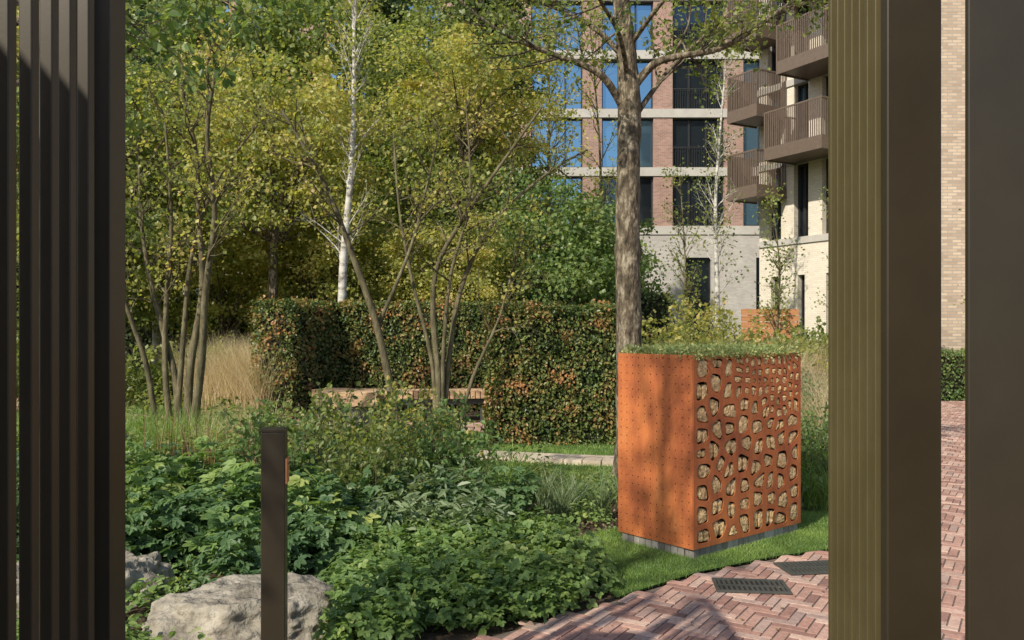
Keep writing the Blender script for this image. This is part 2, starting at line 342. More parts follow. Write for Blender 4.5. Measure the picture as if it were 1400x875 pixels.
# ---------------------------------------------------------------- gates
def gate_left():
    e=empty("gate_screen",(0,0,0)); B=[(-1.069,-1.02,2.133,2.222,0,2.75)]
    for y in (1.45,1.53,1.61,1.69,1.772,1.85,1.927,2.01): B.append((-1.04,-1.012,y,y+.030,.02,2.7))
    B.append((-1.045,-1.007,1.40,2.131,2.702,2.75)); B.append((-1.10,-1.08,2.05,2.12,0,2.7))
    B.append((-1.045,-1.007,1.40,2.131,.05,.1))
    boxes("frame_and_fins",B,M_bronze,e,.0025)
    boxes("screen_posts",[(-1.30,-1.27,2.3,2.36,0,2.7),(-1.42,-1.39,2.3,2.36,0,2.7),(-1.53,-1.50,2.32,2.38,0,2.7)],M_bronzelit,e,.003)
gate_left()
def gate_right():
    e=empty("gate_screen",(0,0,0))
    boxes("post",[(1.0,1.146,2.242,2.285,0,2.75)],M_bronze,e,.004)
    B=[]
    for i in range(7):
        y=2.315+i*.054; B.append((1.0,1.12,y,y+.022,.02,2.7))
    boxes("fins",B,M_bronzelit,e,.002)
    boxes("rails",[(1.03,1.10,2.286,2.67,2.702,2.75)],M_bronze,e,.002)
gate_right()
e=empty("gate_post",(1.02,1.88,0)); boxes("post",[(0,.30,0,.016,0,2.8),(.3,.34,.0,.1,0,2.8)],M_bronze,e,.003)
e=empty("shade_wall",(-1.95,-4,0)); boxes("wall",[(-.3,0,0,5.1,0,3.2)],M_buff,e); boxes("coping",[(-.34,.04,-.04,5.14,3.202,3.28)],M_stone,e)  # unseen wall, added to throw shade on the left gate and foreground

# bollard
e=empty("bollard_light",(-1.13,4.0,0),math.radians(8)); 
boxes("post",[(-.055,.055,-.055,.055,.0,1.115),(-.075,.075,-.075,.075,0,.02)],M_bronze,e,.004)
boxes("cap",[(-.057,.057,-.057,.057,1.116,1.13)],M_bronze,e,.002)
boxes("sign_plate",[(.0555,.064,-.05,.045,.87,.99)],M_copper,e,.002)
boxes("screws",[(.064,.067,-.004,.004,.955,.963)],M_iron,e)

# rocks
def rock(x,y,z,sx,sy,sz,seed):
    import bmesh
    bm=bmesh.new(); bmesh.ops.create_icosphere(bm,subdivisions=6,radius=1)
    for v in bm.verts:
        p=v.co.copy(); o=Vector((seed*3.1,seed,0))
        d=1+.28*mnoise.noise(p*1.3+o)+.14*mnoise.noise(p*3.1+o)+.06*mnoise.noise(p*8+o)+.025*mnoise.noise(p*20+o)
        p=p*d; p.z=min(p.z,.74+.12*mnoise.noise(p*2+o)+.04*mnoise.noise(p*9+o)); v.co=Vector((p.x*sx,p.y*sy,p.z*sz))
    me=bpy.data.meshes.new("rock"); bm.to_mesh(me); bm.free()
    for p in me.polygons: p.use_smooth=True
    me.materials.append(M_rock); o=link(bpy.data.objects.new("rock",me)); o.location=(x,y,z); o.rotation_euler=(0,0,seed)
rock(-1.42,4.5,0.0,.50,.36,.27,.4); rock(-2.42,5.05,0.0,.36,.3,.29,1.7); rock(-2.75,4.7,.02,.3,.3,.3,2.9); rock(-4.9,9.9,.0,.5,.4,.5,4.2)

# ---------------------------------------------------------------- insect hotel planter
bug=empty("insect_hotel_planter",(1.248,5.786,0),math.radians(39.1))
Wd,Dp,Z0,Z1=1.32,.71,.078,1.42
def panel(name,w,hh,holes,place,mat):
    cu=bpy.data.curves.new(name,'CURVE'); cu.dimensions='2D'; cu.fill_mode='BOTH'; cu.extrude=.003
    def sp(pts):
        s=cu.splines.new('POLY'); s.points.add(len(pts)-1)
        for i,(a,b) in enumerate(pts): s.points[i].co=(a,b,0,1)
        s.use_cyclic_u=True
    sp([(0,0),(w,0),(w,hh),(0,hh)])
    for hl in holes: sp(hl)
    o=bpy.data.objects.new(name+"_tmp",cu); COL.objects.link(o); bpy.context.view_layer.update()
    dg=bpy.context.evaluated_depsgraph_get(); me=bpy.data.meshes.new_from_object(o.evaluated_get(dg))
    COL.objects.unlink(o); bpy.data.objects.remove(o)
    for v in me.vertices: v.co=place(v.co)
    for p in me.polygons: p.use_smooth=False
    me.materials.clear(); me.materials.append(mat); me.name=name
    return link(bpy.data.objects.new(name,me),bug)
H=Z1-Z0
seeds=[]
rows=9; rowh=(H-.05)/rows
for r_ in range(rows):
    ncol=8; cw=(Wd-.05)/ncol
    for c_ in range(ncol):
        cx=.025+cw*(c_+.5); cz=.025+rowh*(r_+.5)+(.22*rowh if c_%2 else -.22*rowh)*rng.uniform(0,1)
        small=(r_>=7 and c_>=3) or (r_==6 and c_>=5)
        if small:
            for a in (-.25,.25):
                for b in (-.25,.25): seeds.append((cx+a*cw+rng.normal()*.012,cz+b*rowh+rng.normal()*.012,.0095))
        else: seeds.append((cx+rng.normal()*.026,cz+rng.normal()*.022,.0135))
def clip(poly,px,pz,nx_,nz_):
    out=[]
    for i in range(len(poly)):
        a=poly[i];b=poly[(i+1)%len(poly)]
        da=(a[0]-px)*nx_+(a[1]-pz)*nz_; db=(b[0]-px)*nx_+(b[1]-pz)*nz_
        if da<=0: out.append(a)
        if (da<0)!=(db<0) and abs(da-db)>1e-9:
            t=da/(da-db); out.append((a[0]+(b[0]-a[0])*t,a[1]+(b[1]-a[1])*t))
    return out
holes=[]
for i,(x,z,mg) in enumerate(seeds):
    mgn=mg*rng.uniform(.8,1.3); x0=.026;x1=Wd-.026;z0=.026;z1=H-.026
    poly=[(x0,z0),(x1,z0),(x1,z1),(x0,z1)]
    for j,(x2,z2,m2) in enumerate(seeds):
        if j==i: continue
        d=math.hypot(x2-x,z2-z)
        if d>.35: continue
        nx_,nz_=(x2-x)/d,(z2-z)/d; poly=clip(poly,x+nx_*(d/2-mgn),z+nz_*(d/2-mgn),nx_,nz_)
        if len(poly)<3: break
    if len(poly)<3: continue
    for _ in range(2):
        q=[]
        for k in range(len(poly)):
            a=poly[k];b=poly[(k+1)%len(poly)]; q+=[(a[0]*.82+b[0]*.18,a[1]*.82+b[1]*.18),(a[0]*.18+b[0]*.82,a[1]*.18+b[1]*.82)]
        poly=q
    P=np.array(poly); c=P.mean(0); 
    P=c+(P-c)*[rng.uniform(.76,.97),rng.uniform(.86,1.0)]
    L_=np.r_[0,np.cumsum(np.hypot(*(np.roll(P,-1,0)-P).T))]; Pc=np.vstack([P,P[:1]]); t=np.linspace(0,L_[-1],21)[:-1]
    P=np.column_stack([np.interp(t,L_,Pc[:,0]),np.interp(t,L_,Pc[:,1])])
    if P[:,0].max()-P[:,0].min()>.015: holes.append(P)
panel("cutout_panel",Wd,H,[[tuple(a) for a in P] for P in holes],lambda c:Vector((c.x,.003+c.z,Z0+c.y)),M_corten)
ph=[]
nx,nz=12,23
for i in range(nx):
    for j in range(nz):
        bx=min(i,nx-1-i);bz=min(j,nz-1-j)
        if bx>=2 and bz>=3 and rng.random()<.4: continue
        cx=.032+i*(Dp-.07)/(nx-1); cz=.03+j*(H-.06)/(nz-1)
        ph.append([(cx+.0050*math.cos(t),cz+.0050*math.sin(t)) for t in np.linspace(0,2*np.pi,9)[:-1]])
panel("perforated_panel",Dp-.008,H,ph,lambda c:Vector((.003+c.z,.008+c.x,Z0+c.y)),M_corten)
boxes("side_panels",[(Wd-.006,Wd-.0005,.0075,Dp,Z0,Z1),(.0075,Wd-.007,Dp-.007,Dp-.001,Z0,Z1)],M_corten,bug)
boxes("rim",[(.007,Wd-.007,.007,.03,Z1-.012,Z1-.004),(.007,.03,.03,Dp-.03,Z1-.012,Z1-.004),(.007,Wd-.007,Dp-.03,Dp-.008,Z1-.012,Z1-.004)],M_corten,bug)
boxes("shade_backing",[(.03,Wd-.01,.075,.085,Z0+.002,Z1-.05),(.02,.028,.02,Dp-.02,Z0+.002,Z1-.05)],M_black,bug)  # dark sheets behind the holes; their shade is painted in this black
boxes("soil",[(.03,Wd-.03,.03,Dp-.03,Z1-.08,Z1-.03)],M_soil,bug)
B=[];n=20
for i in range(n): B.append((.02+i*(Wd-.04)/n+.002,.02+(i+1)*(Wd-.04)/n-.002,.015,.09,.0,.076+rng.normal()*.0008))
n=10
for i in range(n): B.append((.015,.09,.095+i*(Dp-.12)/n+.002,.095+(i+1)*(Dp-.12)/n-.002,.0,.076))
B.append((.1,Wd-.03,.1,Dp-.04,0,.07))
boxes("stone_plinth",B,M_setts,bug,.002)
V=[];F=[]
for P in holes:
    c=P.mean(0); rx=(P[:,0].max()-P[:,0].min())/2; rz=(P[:,1].max()-P[:,1].min())/2; n=len(P)
    parts=[(0,0,.97,.97)]
    if rx>.045 and rng.random()<.3: parts=[(-.45,.05,.48,.92),(.45,-.05,.5,.88)]
    for (ox,oz,sx_,sz_) in parts:
        dx=rx*(ox+.10);dz=rz*(oz-.08); k0=len(V); dep=rng.uniform(-.002,.005)  # pieces shifted so the black backing shows upper left as hole shade
        C=P-c; sc=rng.uniform(.80,.95); wob=1+rng.normal(size=n)*.05
        X=C[:,0]*sx_*sc*wob; Z=C[:,1]*sz_*sc*wob
        for f,yy,jit in ((1,.07,0),(1,dep+.013,.002),(.9,dep+.003,.0015),(.5,dep,.002)):
            V+=[(c[0]+dx+X[i]*f,yy+rng.normal()*jit,Z0+c[1]+dz+Z[i]*f) for i in range(n)]
        V.append((c[0]+dx,dep+rng.normal()*.002,Z0+c[1]+dz))
        for i in range(n):
            j=(i+1)%n
            for l in range(3): F.append((k0+l*n+i,k0+l*n+j,k0+(l+1)*n+j,k0+(l+1)*n+i))
            F.append((k0+3*n+i,k0+3*n+j,k0+4*n))
pymesh("log_ends",V,F,M_cork,bug)
n=5200; q=np.column_stack([rng.uniform(.0,Wd,n),rng.uniform(0,Dp,n)])
z=Z1-.03+rng.random(n)**1.2*.075
leaves("sedum_leaves",np.column_stack([q,z]),rng.normal(size=(n,3))+[0,0,.8],rng.normal(size=(n,3)),rng.uniform(.015,.035,n),M_sedum,T_simple,None,bug)
n=1300; q=np.column_stack([rng.uniform(.02,Wd-.02,n),rng.uniform(.02,Dp-.02,n),np.full(n,Z1-.03)])
blades("grass_tufts",q,rng.uniform(.06,.17,n),rng.uniform(.2,1.1,n),.003,M_sedum,3,None,bug)
n=900; q=np.column_stack([rng.uniform(.0,Wd,n),rng.choice([.004,.01],n)-rng.random(n)*.015,Z1-rng.random(n)**2*.03])
leaves("overhang_leaves",q,rng.normal(size=(n,3)),rng.normal(size=(n,3)),rng.uniform(.012,.025,n),M_sedum,T_simple,None,bug)

# ---------------------------------------------------------------- hedges
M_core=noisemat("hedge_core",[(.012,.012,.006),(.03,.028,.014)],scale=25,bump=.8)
def hedge(name,cx,cy,rotz,lx,ly,hz,n,mat=M_hedge,size=.055):
    e=empty(name,(cx,cy,0),rotz)
    boxes("shade_core",[(-lx/2+.12,lx/2-.12,-ly/2+.12,ly/2-.12,.05,hz-.12)],M_core,e)  # solid near-black box; shade between the leaves is put into its colour
    faces=[('x',-1,ly*hz),('x',1,ly*hz),('y',-1,lx*hz),('y',1,lx*hz),('z',1,lx*ly)]
    tot=sum(f[2] for f in faces); P=[];Nn=[]
    for ax,sg,ar in faces:
        m=int(n*ar/tot*(1 if not(ax=='y' and sg==1) else .4)); u=rng.uniform(-1,1,(m,2)); pos=np.zeros((m,3)); nn=np.zeros((m,3))
        if ax=='x': pos[:,0]=sg*lx/2;pos[:,1]=u[:,0]*ly/2;pos[:,2]=(u[:,1]+1)/2*hz;nn[:,0]=sg
        if ax=='y': pos[:,1]=sg*ly/2;pos[:,0]=u[:,0]*lx/2;pos[:,2]=(u[:,1]+1)/2*hz;nn[:,1]=sg
        if ax=='z': pos[:,2]=hz;pos[:,0]=u[:,0]*lx/2;pos[:,1]=u[:,1]*ly/2;nn[:,2]=1
        P.append(pos);Nn.append(nn)
    P=np.concatenate(P);Nn=np.concatenate(Nn)
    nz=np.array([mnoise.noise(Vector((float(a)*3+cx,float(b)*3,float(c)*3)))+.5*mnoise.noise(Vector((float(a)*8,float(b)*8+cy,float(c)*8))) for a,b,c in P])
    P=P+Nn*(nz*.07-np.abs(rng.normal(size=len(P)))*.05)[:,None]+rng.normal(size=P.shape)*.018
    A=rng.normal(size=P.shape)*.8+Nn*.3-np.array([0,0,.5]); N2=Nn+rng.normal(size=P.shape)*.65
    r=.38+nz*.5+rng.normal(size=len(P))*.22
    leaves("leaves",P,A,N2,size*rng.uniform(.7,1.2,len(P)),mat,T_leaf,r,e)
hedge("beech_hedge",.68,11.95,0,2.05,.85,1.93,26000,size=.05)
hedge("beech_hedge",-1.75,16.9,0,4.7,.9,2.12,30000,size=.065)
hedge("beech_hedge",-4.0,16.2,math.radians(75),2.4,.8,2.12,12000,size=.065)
hedge("clipped_hedge",-8,27,0,26,1.5,2.7,24000,mat=M_drk,size=.14)
hedge("clipped_hedge",11,19.2,0,3.5,.6,1.1,6000,mat=M_grn,size=.07)

# curved bench
bn=empty("curved_timber_bench"); c0=np.array([-1.75,19.1])
VV=[];FF=[];AA=[]
for i in range(46):
    a=math.radians(-112+i*50/46); a2=math.radians(-112+(i+.78)*50/46); r0,r1=4.15,4.7
    q=[c0+r1*np.array([math.cos(t),math.sin(t)]) for t in (a,a2)]+[c0+r0*np.array([math.cos(t),math.sin(t)]) for t in (a2,a)]
    for z in (.40,.54): VV+=[(*p,z) for p in q]
    FF.append(BF+8*i);AA+=[random.random()]*8
quadmesh("seat_slats",np.array(VV),np.concatenate(FF),M_timber,parent=bn)
VV=[];FF=[]
for i in range(24):
    a=math.radians(-112+i*50/24); a2=math.radians(-112+(i+1)*50/24); r0,r1=4.3,4.62
    q=[c0+r1*np.array([math.cos(t),math.sin(t)]) for t in (a,a2)]+[c0+r0*np.array([math.cos(t),math.sin(t)]) for t in (a2,a)]
    for z in (.30,.398): VV+=[(*p,z) for p in q]
    FF.append(BF+8*i)
quadmesh("support_beam",np.array(VV),np.concatenate(FF),M_iron,parent=bn)
for i,t in enumerate(np.radians([-110,-98,-86,-74,-64])):
    x,y=c0+4.45*np.array([math.cos(t),math.sin(t)]); boxes("leg_%d"%(i+1),[(x-.03,x+.03,y-.12,y+.12,0,.299)],M_iron,bn)
tb=empty("timber_seat",(-2.75,14.1,0),math.radians(6))
boxes("slats",[(-.5,.5,-.35+i*.12,-.35+i*.12+.105,.33,.56) for i in range(6)],M_timber,tb,.004); boxes("base",[(-.45,.45,-.28,.28,0,.328)],M_iron,tb)
fe=empty("timber_fence",(6.0,22,0)); boxes("boards",[(0,1.5,0,.03,.1+i*.17,.1+i*.17+.155) for i in range(12)],M_timberR,fe); boxes("posts",[(.2,.29,.031,.12,0,2.1),(1.2,1.29,.031,.12,0,2.1)],M_timberR,fe)

# ---------------------------------------------------------------- named trees
def place(pts,y,sp=.5):
    n=len(pts); out=[]; s=rng.normal()*sp
    for i,(x,z) in enumerate(pts): out.append((x,y+s*(i/(n-1))**1.2,z))
    return smooth_path(out,4)
e=empty("multi_stem_tree"); T=Tree()
p=dict(seg=.12,wig=.15,up=.03,kids=[12,6,0],len=[1.0,.5],krad=[.015,.007],leaf_level=1,ld=12,spread=.06,ns=8)
for st_,r0 in [([(-1.455,.0),(-1.58,.83),(-1.77,1.70),(-2.06,2.56),(-2.34,3.32),(-2.58,3.80),(-2.92,4.38)],.062),
 ([(-1.75,1.65),(-1.34,2.65),(-1.15,3.42),(-.96,4.3)],.03),([(-.98,.0),(-.96,.93),(-1.03,1.79),(-.96,2.46),(-.57,3.13),(-.1,3.8),(.38,4.47)],.05),
 ([(-.91,.0),(-.84,1.12),(-.72,1.98),(-.48,2.65),(-.1,3.23),(.57,3.8),(1.05,4.1)],.044),([(-.77,.0),(-.53,.93),(-.19,1.7),(0,2.37),(.19,3.13)],.03),
 ([(-1.0,.0),(-1.05,1.12),(-1.34,2.27),(-1.53,3.23),(-1.63,4.3)],.036),([(-.9,.0),(-.9,1.2),(-.8,2.3),(-.55,3.3),(-.6,4.6)],.036)]:
    P=place(st_,11,.55); T.path(P,np.linspace(r0,r0*.3,len(P)),0,2,p,len(P)*.2,.42)
print("mid",T.finish(e,M_barkL,M_yel,.058,T_simple,1.3))
e=empty("multi_stem_tree"); T=Tree()
p=dict(seg=.12,wig=.15,up=.03,kids=[14,6,0],len=[1.1,.5],krad=[.017,.007],leaf_level=1,ld=14,spread=.07,ns=8)
for st_,r0 in [([(-4.75,0),(-4.82,.87),(-5.06,1.70),(-5.27,2.43),(-5.42,3.27),(-5.48,4.21)],.055),([(-4.64,0),(-4.59,1.08),(-4.43,2.12),(-4.48,3.16),(-4.54,4.2),(-4.8,5.25)],.065),
 ([(-4.58,0),(-4.38,1.08),(-4.25,2.12),(-4.05,3.16),(-4.07,4.21),(-3.86,5.04)],.065),([(-4.85,0),(-4.95,1.08),(-4.92,2.12),(-4.85,3.16),(-4.95,4.7)],.05),
 ([(-5.05,0),(-5.16,1.08),(-5.37,1.9),(-5.58,2.85),(-5.74,4.)],.045),([(-4.8,0),(-4.69,1.6),(-4.6,2.64),(-4.28,3.69),(-3.65,4.6)],.045)]:
    P=place(st_,12,.5); T.path(P,np.linspace(r0,r0*.3,len(P)),0,2,p,len(P)*.2,.45)
print("left",T.finish(e,M_barkL,M_yel,.064,T_simple,1.3))
e=empty("plane_tree"); T=Tree()
tr=smooth_path([(1.25,9.1,-.05),(1.27,9.1,.3),(1.27,9.1,1.4),(1.25,9.1,2.77),(1.27,9.1,3.95),(1.23,9.1,4.73),(1.17,9.1,5.5),(1.2,9.1,7.5)],8)
rad=np.interp(tr[:,2],[0,.15,.5,1.4,3.9,4.7,5.5,7.5],[.2,.165,.15,.137,.125,.10,.08,.03])
T.t.add(tr,rad,18,.045)
p=dict(seg=.12,wig=.12,up=.03,kids=[12,7,0],len=[.8,.45],krad=[.014,.006],leaf_level=1,ld=27,spread=.06,ns=8,kup=.05)
for lm,r0 in [([(1.2,4.0,9.1),(1.0,4.25,8.95),(.78,4.38,8.9),(.31,4.52,8.8),(-.16,4.7,8.7),(-.63,5.05,8.6)],.045),
  ([(1.3,4.2,9.1),(1.5,4.42,9.0),(1.72,4.48,8.9),(2.19,4.54,8.8),(2.66,4.81,8.7),(2.98,5.05,8.6)],.05),
  ([(1.2,4.55,9.1),(.9,4.85,9.1),(.5,5.1,9.2),(.0,5.3,9.3)],.035),([(1.3,3.85,9.1),(1.5,4.15,9.2),(1.85,4.6,9.4),(2.3,5.0,9.6),(2.8,5.2,9.7)],.036),
  ([(1.25,4.3,9.1),(1.1,4.6,8.6),(.8,4.8,8.0),(.6,5.0,7.4)],.03),([(1.3,4.7,9.1),(1.6,5.0,8.5),(2.0,5.2,8.0),(2.4,5.4,7.6)],.03),([(1.2,5.2,9.1),(.8,5.6,9.3),(.3,6.0,9.5)],.03),([(1.2,5.3,9.1),(1.7,5.8,9.2),(2.1,6.3,9)],.03)]:
    P=smooth_path([(a,c,b) for a,b,c in lm],4); T.path(P,np.linspace(r0,r0*.3,len(P)),0,2,p,len(P)*.15,.3)
print("plane",T.finish(e,M_bark,M_mid,.058,T_simple,1.2))
e=empty("garden_tree"); T=Tree()
p=dict(seg=.12,wig=.14,up=-.01,kids=[9,6,0],len=[.7,.35],krad=[.01,.005],leaf_level=1,ld=26,spread=.04,ns=8,kup=-.05)
tr=smooth_path([(-3.7,4.9,0),(-3.65,4.9,1.5),(-3.6,4.9,3.0),(-3.5,4.8,4.6)],5); T.t.add(tr,np.linspace(.12,.05,len(tr)),12,.03)
for lm in ([(-3.6,4.9,2.9),(-3.0,5.0,3.4),(-2.4,5.2,3.65),(-1.75,5.3,3.72)],[(-3.6,4.9,3.2),(-3.0,5.3,3.7),(-2.5,5.9,4.1),(-1.9,6.3,4.3)],[(-3.6,4.9,2.6),(-3.2,5.1,3.0),(-2.7,5.5,3.4),(-2.4,6.0,3.6)]):
    P=smooth_path(lm,4); T.path(P,np.linspace(.025,.007,len(P)),0,2,p,len(P)*.15,.35)
T.finish(e,M_bark,M_grn,.065,T_leaf,1.1)
def slim(name,x,y,h,r,bark,leaf,ls,lv=1,ld=16,kl=1.4,t0=.25,kids=34):
    e=empty(name,(x,y,0)); T=Tree()
    pts=smooth_path([(0,0,-.05),(rng.normal()*.05,0,h*.3),(rng.normal()*.12,rng.normal()*.1,h*.6),(rng.normal()*.2,rng.normal()*.2,h)],6)
    p=dict(seg=.25,wig=.12,up=.04,kids=[kids,6,0],len=[kl,kl*.5],krad=[.02,.008],leaf_level=1,ld=ld,spread=.12,ns=9,kup=.5)
    T.path(pts,np.linspace(r,r*.2,len(pts)),0,2,p,h,t0); return T.finish(e,bark,leaf,ls,T_simple,1.2)
slim("birch_tree",-3.6,17.9,9,.12,M_birch,M_yel,.08,t0=.3,kids=40)
slim("birch_tree",6.6,27,10,.11,M_birch,M_mid,.09,ld=9,t0=.25)
slim("birch_tree",-9.3,22,10,.13,M_birch,M_mid,.10,ld=14)
slim("birch_tree",1.1,24.5,11,.09,M_barkL,M_yel,.10,ld=16,t0=.3,kl=1.7,kids=50)
slim("birch_tree",2.6,26,11,.08,M_barkL,M_yel,.09,ld=10,t0=.3,kl=1.6,kids=40)
slim("young_tree",7.0,22,5.4,.05,M_barkL,M_mid,.08,ld=14,kl=.8,t0=.2)
slim("young_tree",7.2,18.5,4.2,.04,M_barkL,M_mid,.06,ld=16,kl=.8,t0=.12)
slim("young_tree",4.9,24,6,.05,M_barkL,M_mid,.09,ld=9,kl=1.0,t0=.2)
slim("young_tree",10.6,18.4,4.2,.03,M_barkL,M_mid,.06,ld=16,kl=.8,t0=.2,kids=30)
slim("garden_tree",-4.3,-.6,8.2,.12,M_bark,M_mid,.08,ld=8,kl=1.6,t0=.5,kids=28)

# ---------------------------------------------------------------- crown masses
def crown_mesh(name,n,clumps,rad,csig,ls,mat,seed,shape='round'):
    g=np.random.default_rng(seed)
    u=norm(g.normal(size=(clumps,3))); rr=g.random(clumps)**.45
    C=u*rr[:,None]*np.array(rad)
    if shape=='cone':
        C[:,2]=g.uniform(-1,1,clumps)*rad[2]; f=(1-(C[:,2]/rad[2]+1)/2)**.8; th=g.uniform(0,6.28,clumps); q=g.random(clumps)**.4
        C[:,0]=np.cos(th)*rad[0]*f*q; C[:,1]=np.sin(th)*rad[1]*f*q
    k=g.integers(0,clumps,n); sg=csig*g.uniform(.5,1.3,clumps)
    P=C[k]+g.normal(size=(n,3))*sg[k][:,None]*np.array([1,1,.55])
    out=norm(P/np.array(rad)); cr=g.random(clumps)
    r=.2+.5*cr[k]+g.normal(size=n)*.18
    A=g.normal(size=(n,3))*.8+out*.4-np.array([0,0,.5]); Nn=out*.6+g.normal(size=(n,3))*.6+np.array([0,0,.5])
    a=norm(A); s=norm(np.cross(a,Nn)); uu=np.cross(s,a); V,F=T_simple; size=ls*g.uniform(.6,1.3,n)
    PP=P[:,None,:]+size[:,None,None]*(V[None,:,0,None]*1.3*s[:,None,:]+V[None,:,1,None]*a[:,None,:]+V[None,:,2,None]*uu[:,None,:])
    FF=(F[None]+(np.arange(n)*4)[:,None,None]).reshape(-1,4)
    o=quadmesh(name,PP.reshape(-1,3),FF,mat,attr=np.repeat(np.clip(r,0,1),4)); me=o.data; bpy.data.objects.remove(o)
    T=Tubes()
    for i in range(0,clumps,max(1,clumps//22)):
        c=C[i]; b=np.array([0,0,-rad[2]*.8]); mid=(c+b)/2+g.normal(size=3)*.2; mid[0]*=.6;mid[1]*=.6
        T.add(smooth_path([b,mid,c],3),np.linspace(.07,.015,7),4)
    T.add([(0,0,-rad[2]*3),(0,0,-rad[2]*.75),(0,0,rad[2]*.3)],[.16,.13,.05],7)
    o=T.mesh("tmp",M_bark,None); tm=o.data; bpy.data.objects.remove(o)
    return me,tm
C_yel=crown_mesh("c1",17000,120,(3,3,3.2),.38,.125,M_yel,11)
C_mid=crown_mesh("c2",17000,120,(3,3,3),.38,.125,M_mid,12)
C_grn=crown_mesh("c3",20000,90,(2.6,2.6,2.6),.40,.12,M_grn,13)
C_drk=crown_mesh("c4",24000,150,(2.6,2.6,6),.38,.18,M_drk,14,'cone')
def crown(name,C,x,y,z,s,rz,sz=1):
    e=empty(name,(x,y,0),rz)
    for nm,me in (("foliage",C[0]),("limbs",C[1])):
        o=link(bpy.data.objects.new(nm,me),e); o.location=(0,0,z); o.scale=(s,s,s*sz)
L_=[("maple_tree",C_grn,1.0,20.5,3.3,.78,.3,1),("garden_tree",C_yel,-5.4,19,5.6,.8,1.2,1),("garden_tree",C_mid,-2.0,23,4.6,1.0,2.1,1),("garden_tree",C_yel,-1.3,22,7.6,.8,.4,.8),
 ("garden_tree",C_mid,-8.2,17.5,5.0,.85,3.1,1),("garden_tree",C_yel,-11,22,6.0,1.2,.9,1),("garden_tree",C_mid,-6.8,25,9.0,1.25,4.1,1),("garden_tree",C_mid,-6.0,26,3.4,1.1,5.1,1),
 ("conifer_tree",C_drk,-.9,31,8,1.2,.2,1.15),("conifer_tree",C_drk,-5.2,33,9,1.3,1.2,1.1),("conifer_tree",C_drk,-13,31,8,1.3,1.9,1.1),
 ("garden_tree",C_grn,2.4,29,3.5,1.0,.1,1),("garden_tree",C_yel,-9.5,33,11,1.5,2.6,1),("garden_tree",C_mid,-16,27,7,1.7,3.3,1.1),("garden_tree",C_mid,-2.7,30,11.0,1.0,.8,1),
 ("garden_tree",C_yel,-13.5,18,6.5,1.2,2.2,1),("garden_tree",C_mid,-3.4,27,2.6,.9,.5,.9),("garden_tree",C_yel,-4.6,20.5,3.2,.65,2.2,.9),("garden_tree",C_yel,-1.4,19.6,2.9,.55,4.2,.9),
 ("garden_tree",C_yel,-7.2,21,2.9,.7,.7,.9),("garden_tree",C_mid,-10.2,19.5,2.6,.75,1.7,.9)]
for nm,C,x,y,z,s,rz,sz in L_: crown(nm,C,x,y,z,s,rz,sz)

# ---------------------------------------------------------------- shrubs
def shrub(name,x,y,h,rad,n_st,leaf,ls,ld,T_=T_leaf,kids=5,kl=.3,width=1.1,up=.05):
    e=empty(name,(x,y,0)); T=Tree()
    p=dict(seg=.08,wig=.14,up=up,kids=[kids,0],len=[kl],krad=[.004],leaf_level=0,ld=ld,spread=.03,ns=5)
    for i in range(n_st):
        a=rng.uniform(0,6.28); q=rad*rng.random()**.5; L=h*rng.uniform(.7,1.08)
        T.branch((q*.35*math.cos(a),q*.35*math.sin(a),0),(math.cos(a)*q/h,math.sin(a)*q/h,1),L,.007,0,1,p)
    return T.finish(e,M_barkL,leaf,ls,T_,width)
for x,y,h,m in [(-1.75,7.6,1.05,M_mid),(-1.25,7.3,1.12,M_mid),(-.75,7.7,.95,M_bed),(-.95,8.4,1.0,M_yel),(-1.55,8.7,.95,M_yel),(-.45,7.4,.8,M_bed),(-2.2,8.2,.85,M_bed),(-1.9,6.9,1.1,M_grn),(-.75,9.2,.8,M_yel),(-1.05,6.7,.85,M_mid)]:
    shrub("rose_shrub",x,y,h,.42,14,m,.05,32)
for x,y,h in [(2.75,13,1.9),(3.3,14.5,2.2),(2.3,14.3,1.8),(3.9,16,2.3),(4.2,13.3,1.2)]:
    shrub("garden_shrub",x,y,h,.9,24,M_yel,.07,24,T_simple,7,.5,1.3)
for x,y,h in [(2.75,7.9,.8),(3.0,8.6,.9),(3.4,9.8,.9),(3.9,11.5,1.0)]:
    shrub("garden_shrub",x,y,h,.4,22,M_grn,.05,40,T_simple,5,.25,.9)
for x,y,h in [(5.2,17,1.6),(6.2,18.5,1.7),(8.7,19.4,2.2),(7.4,20.5,1.6),(-6.6,17,1.2),(-7.8,16.5,1.3),(-9.5,15.5,1.4),(-5.9,18.2,1.3)]:
    shrub("garden_shrub",x,y,h,.9,24,M_mid,.09,26,T_simple,7,.5,1.3)

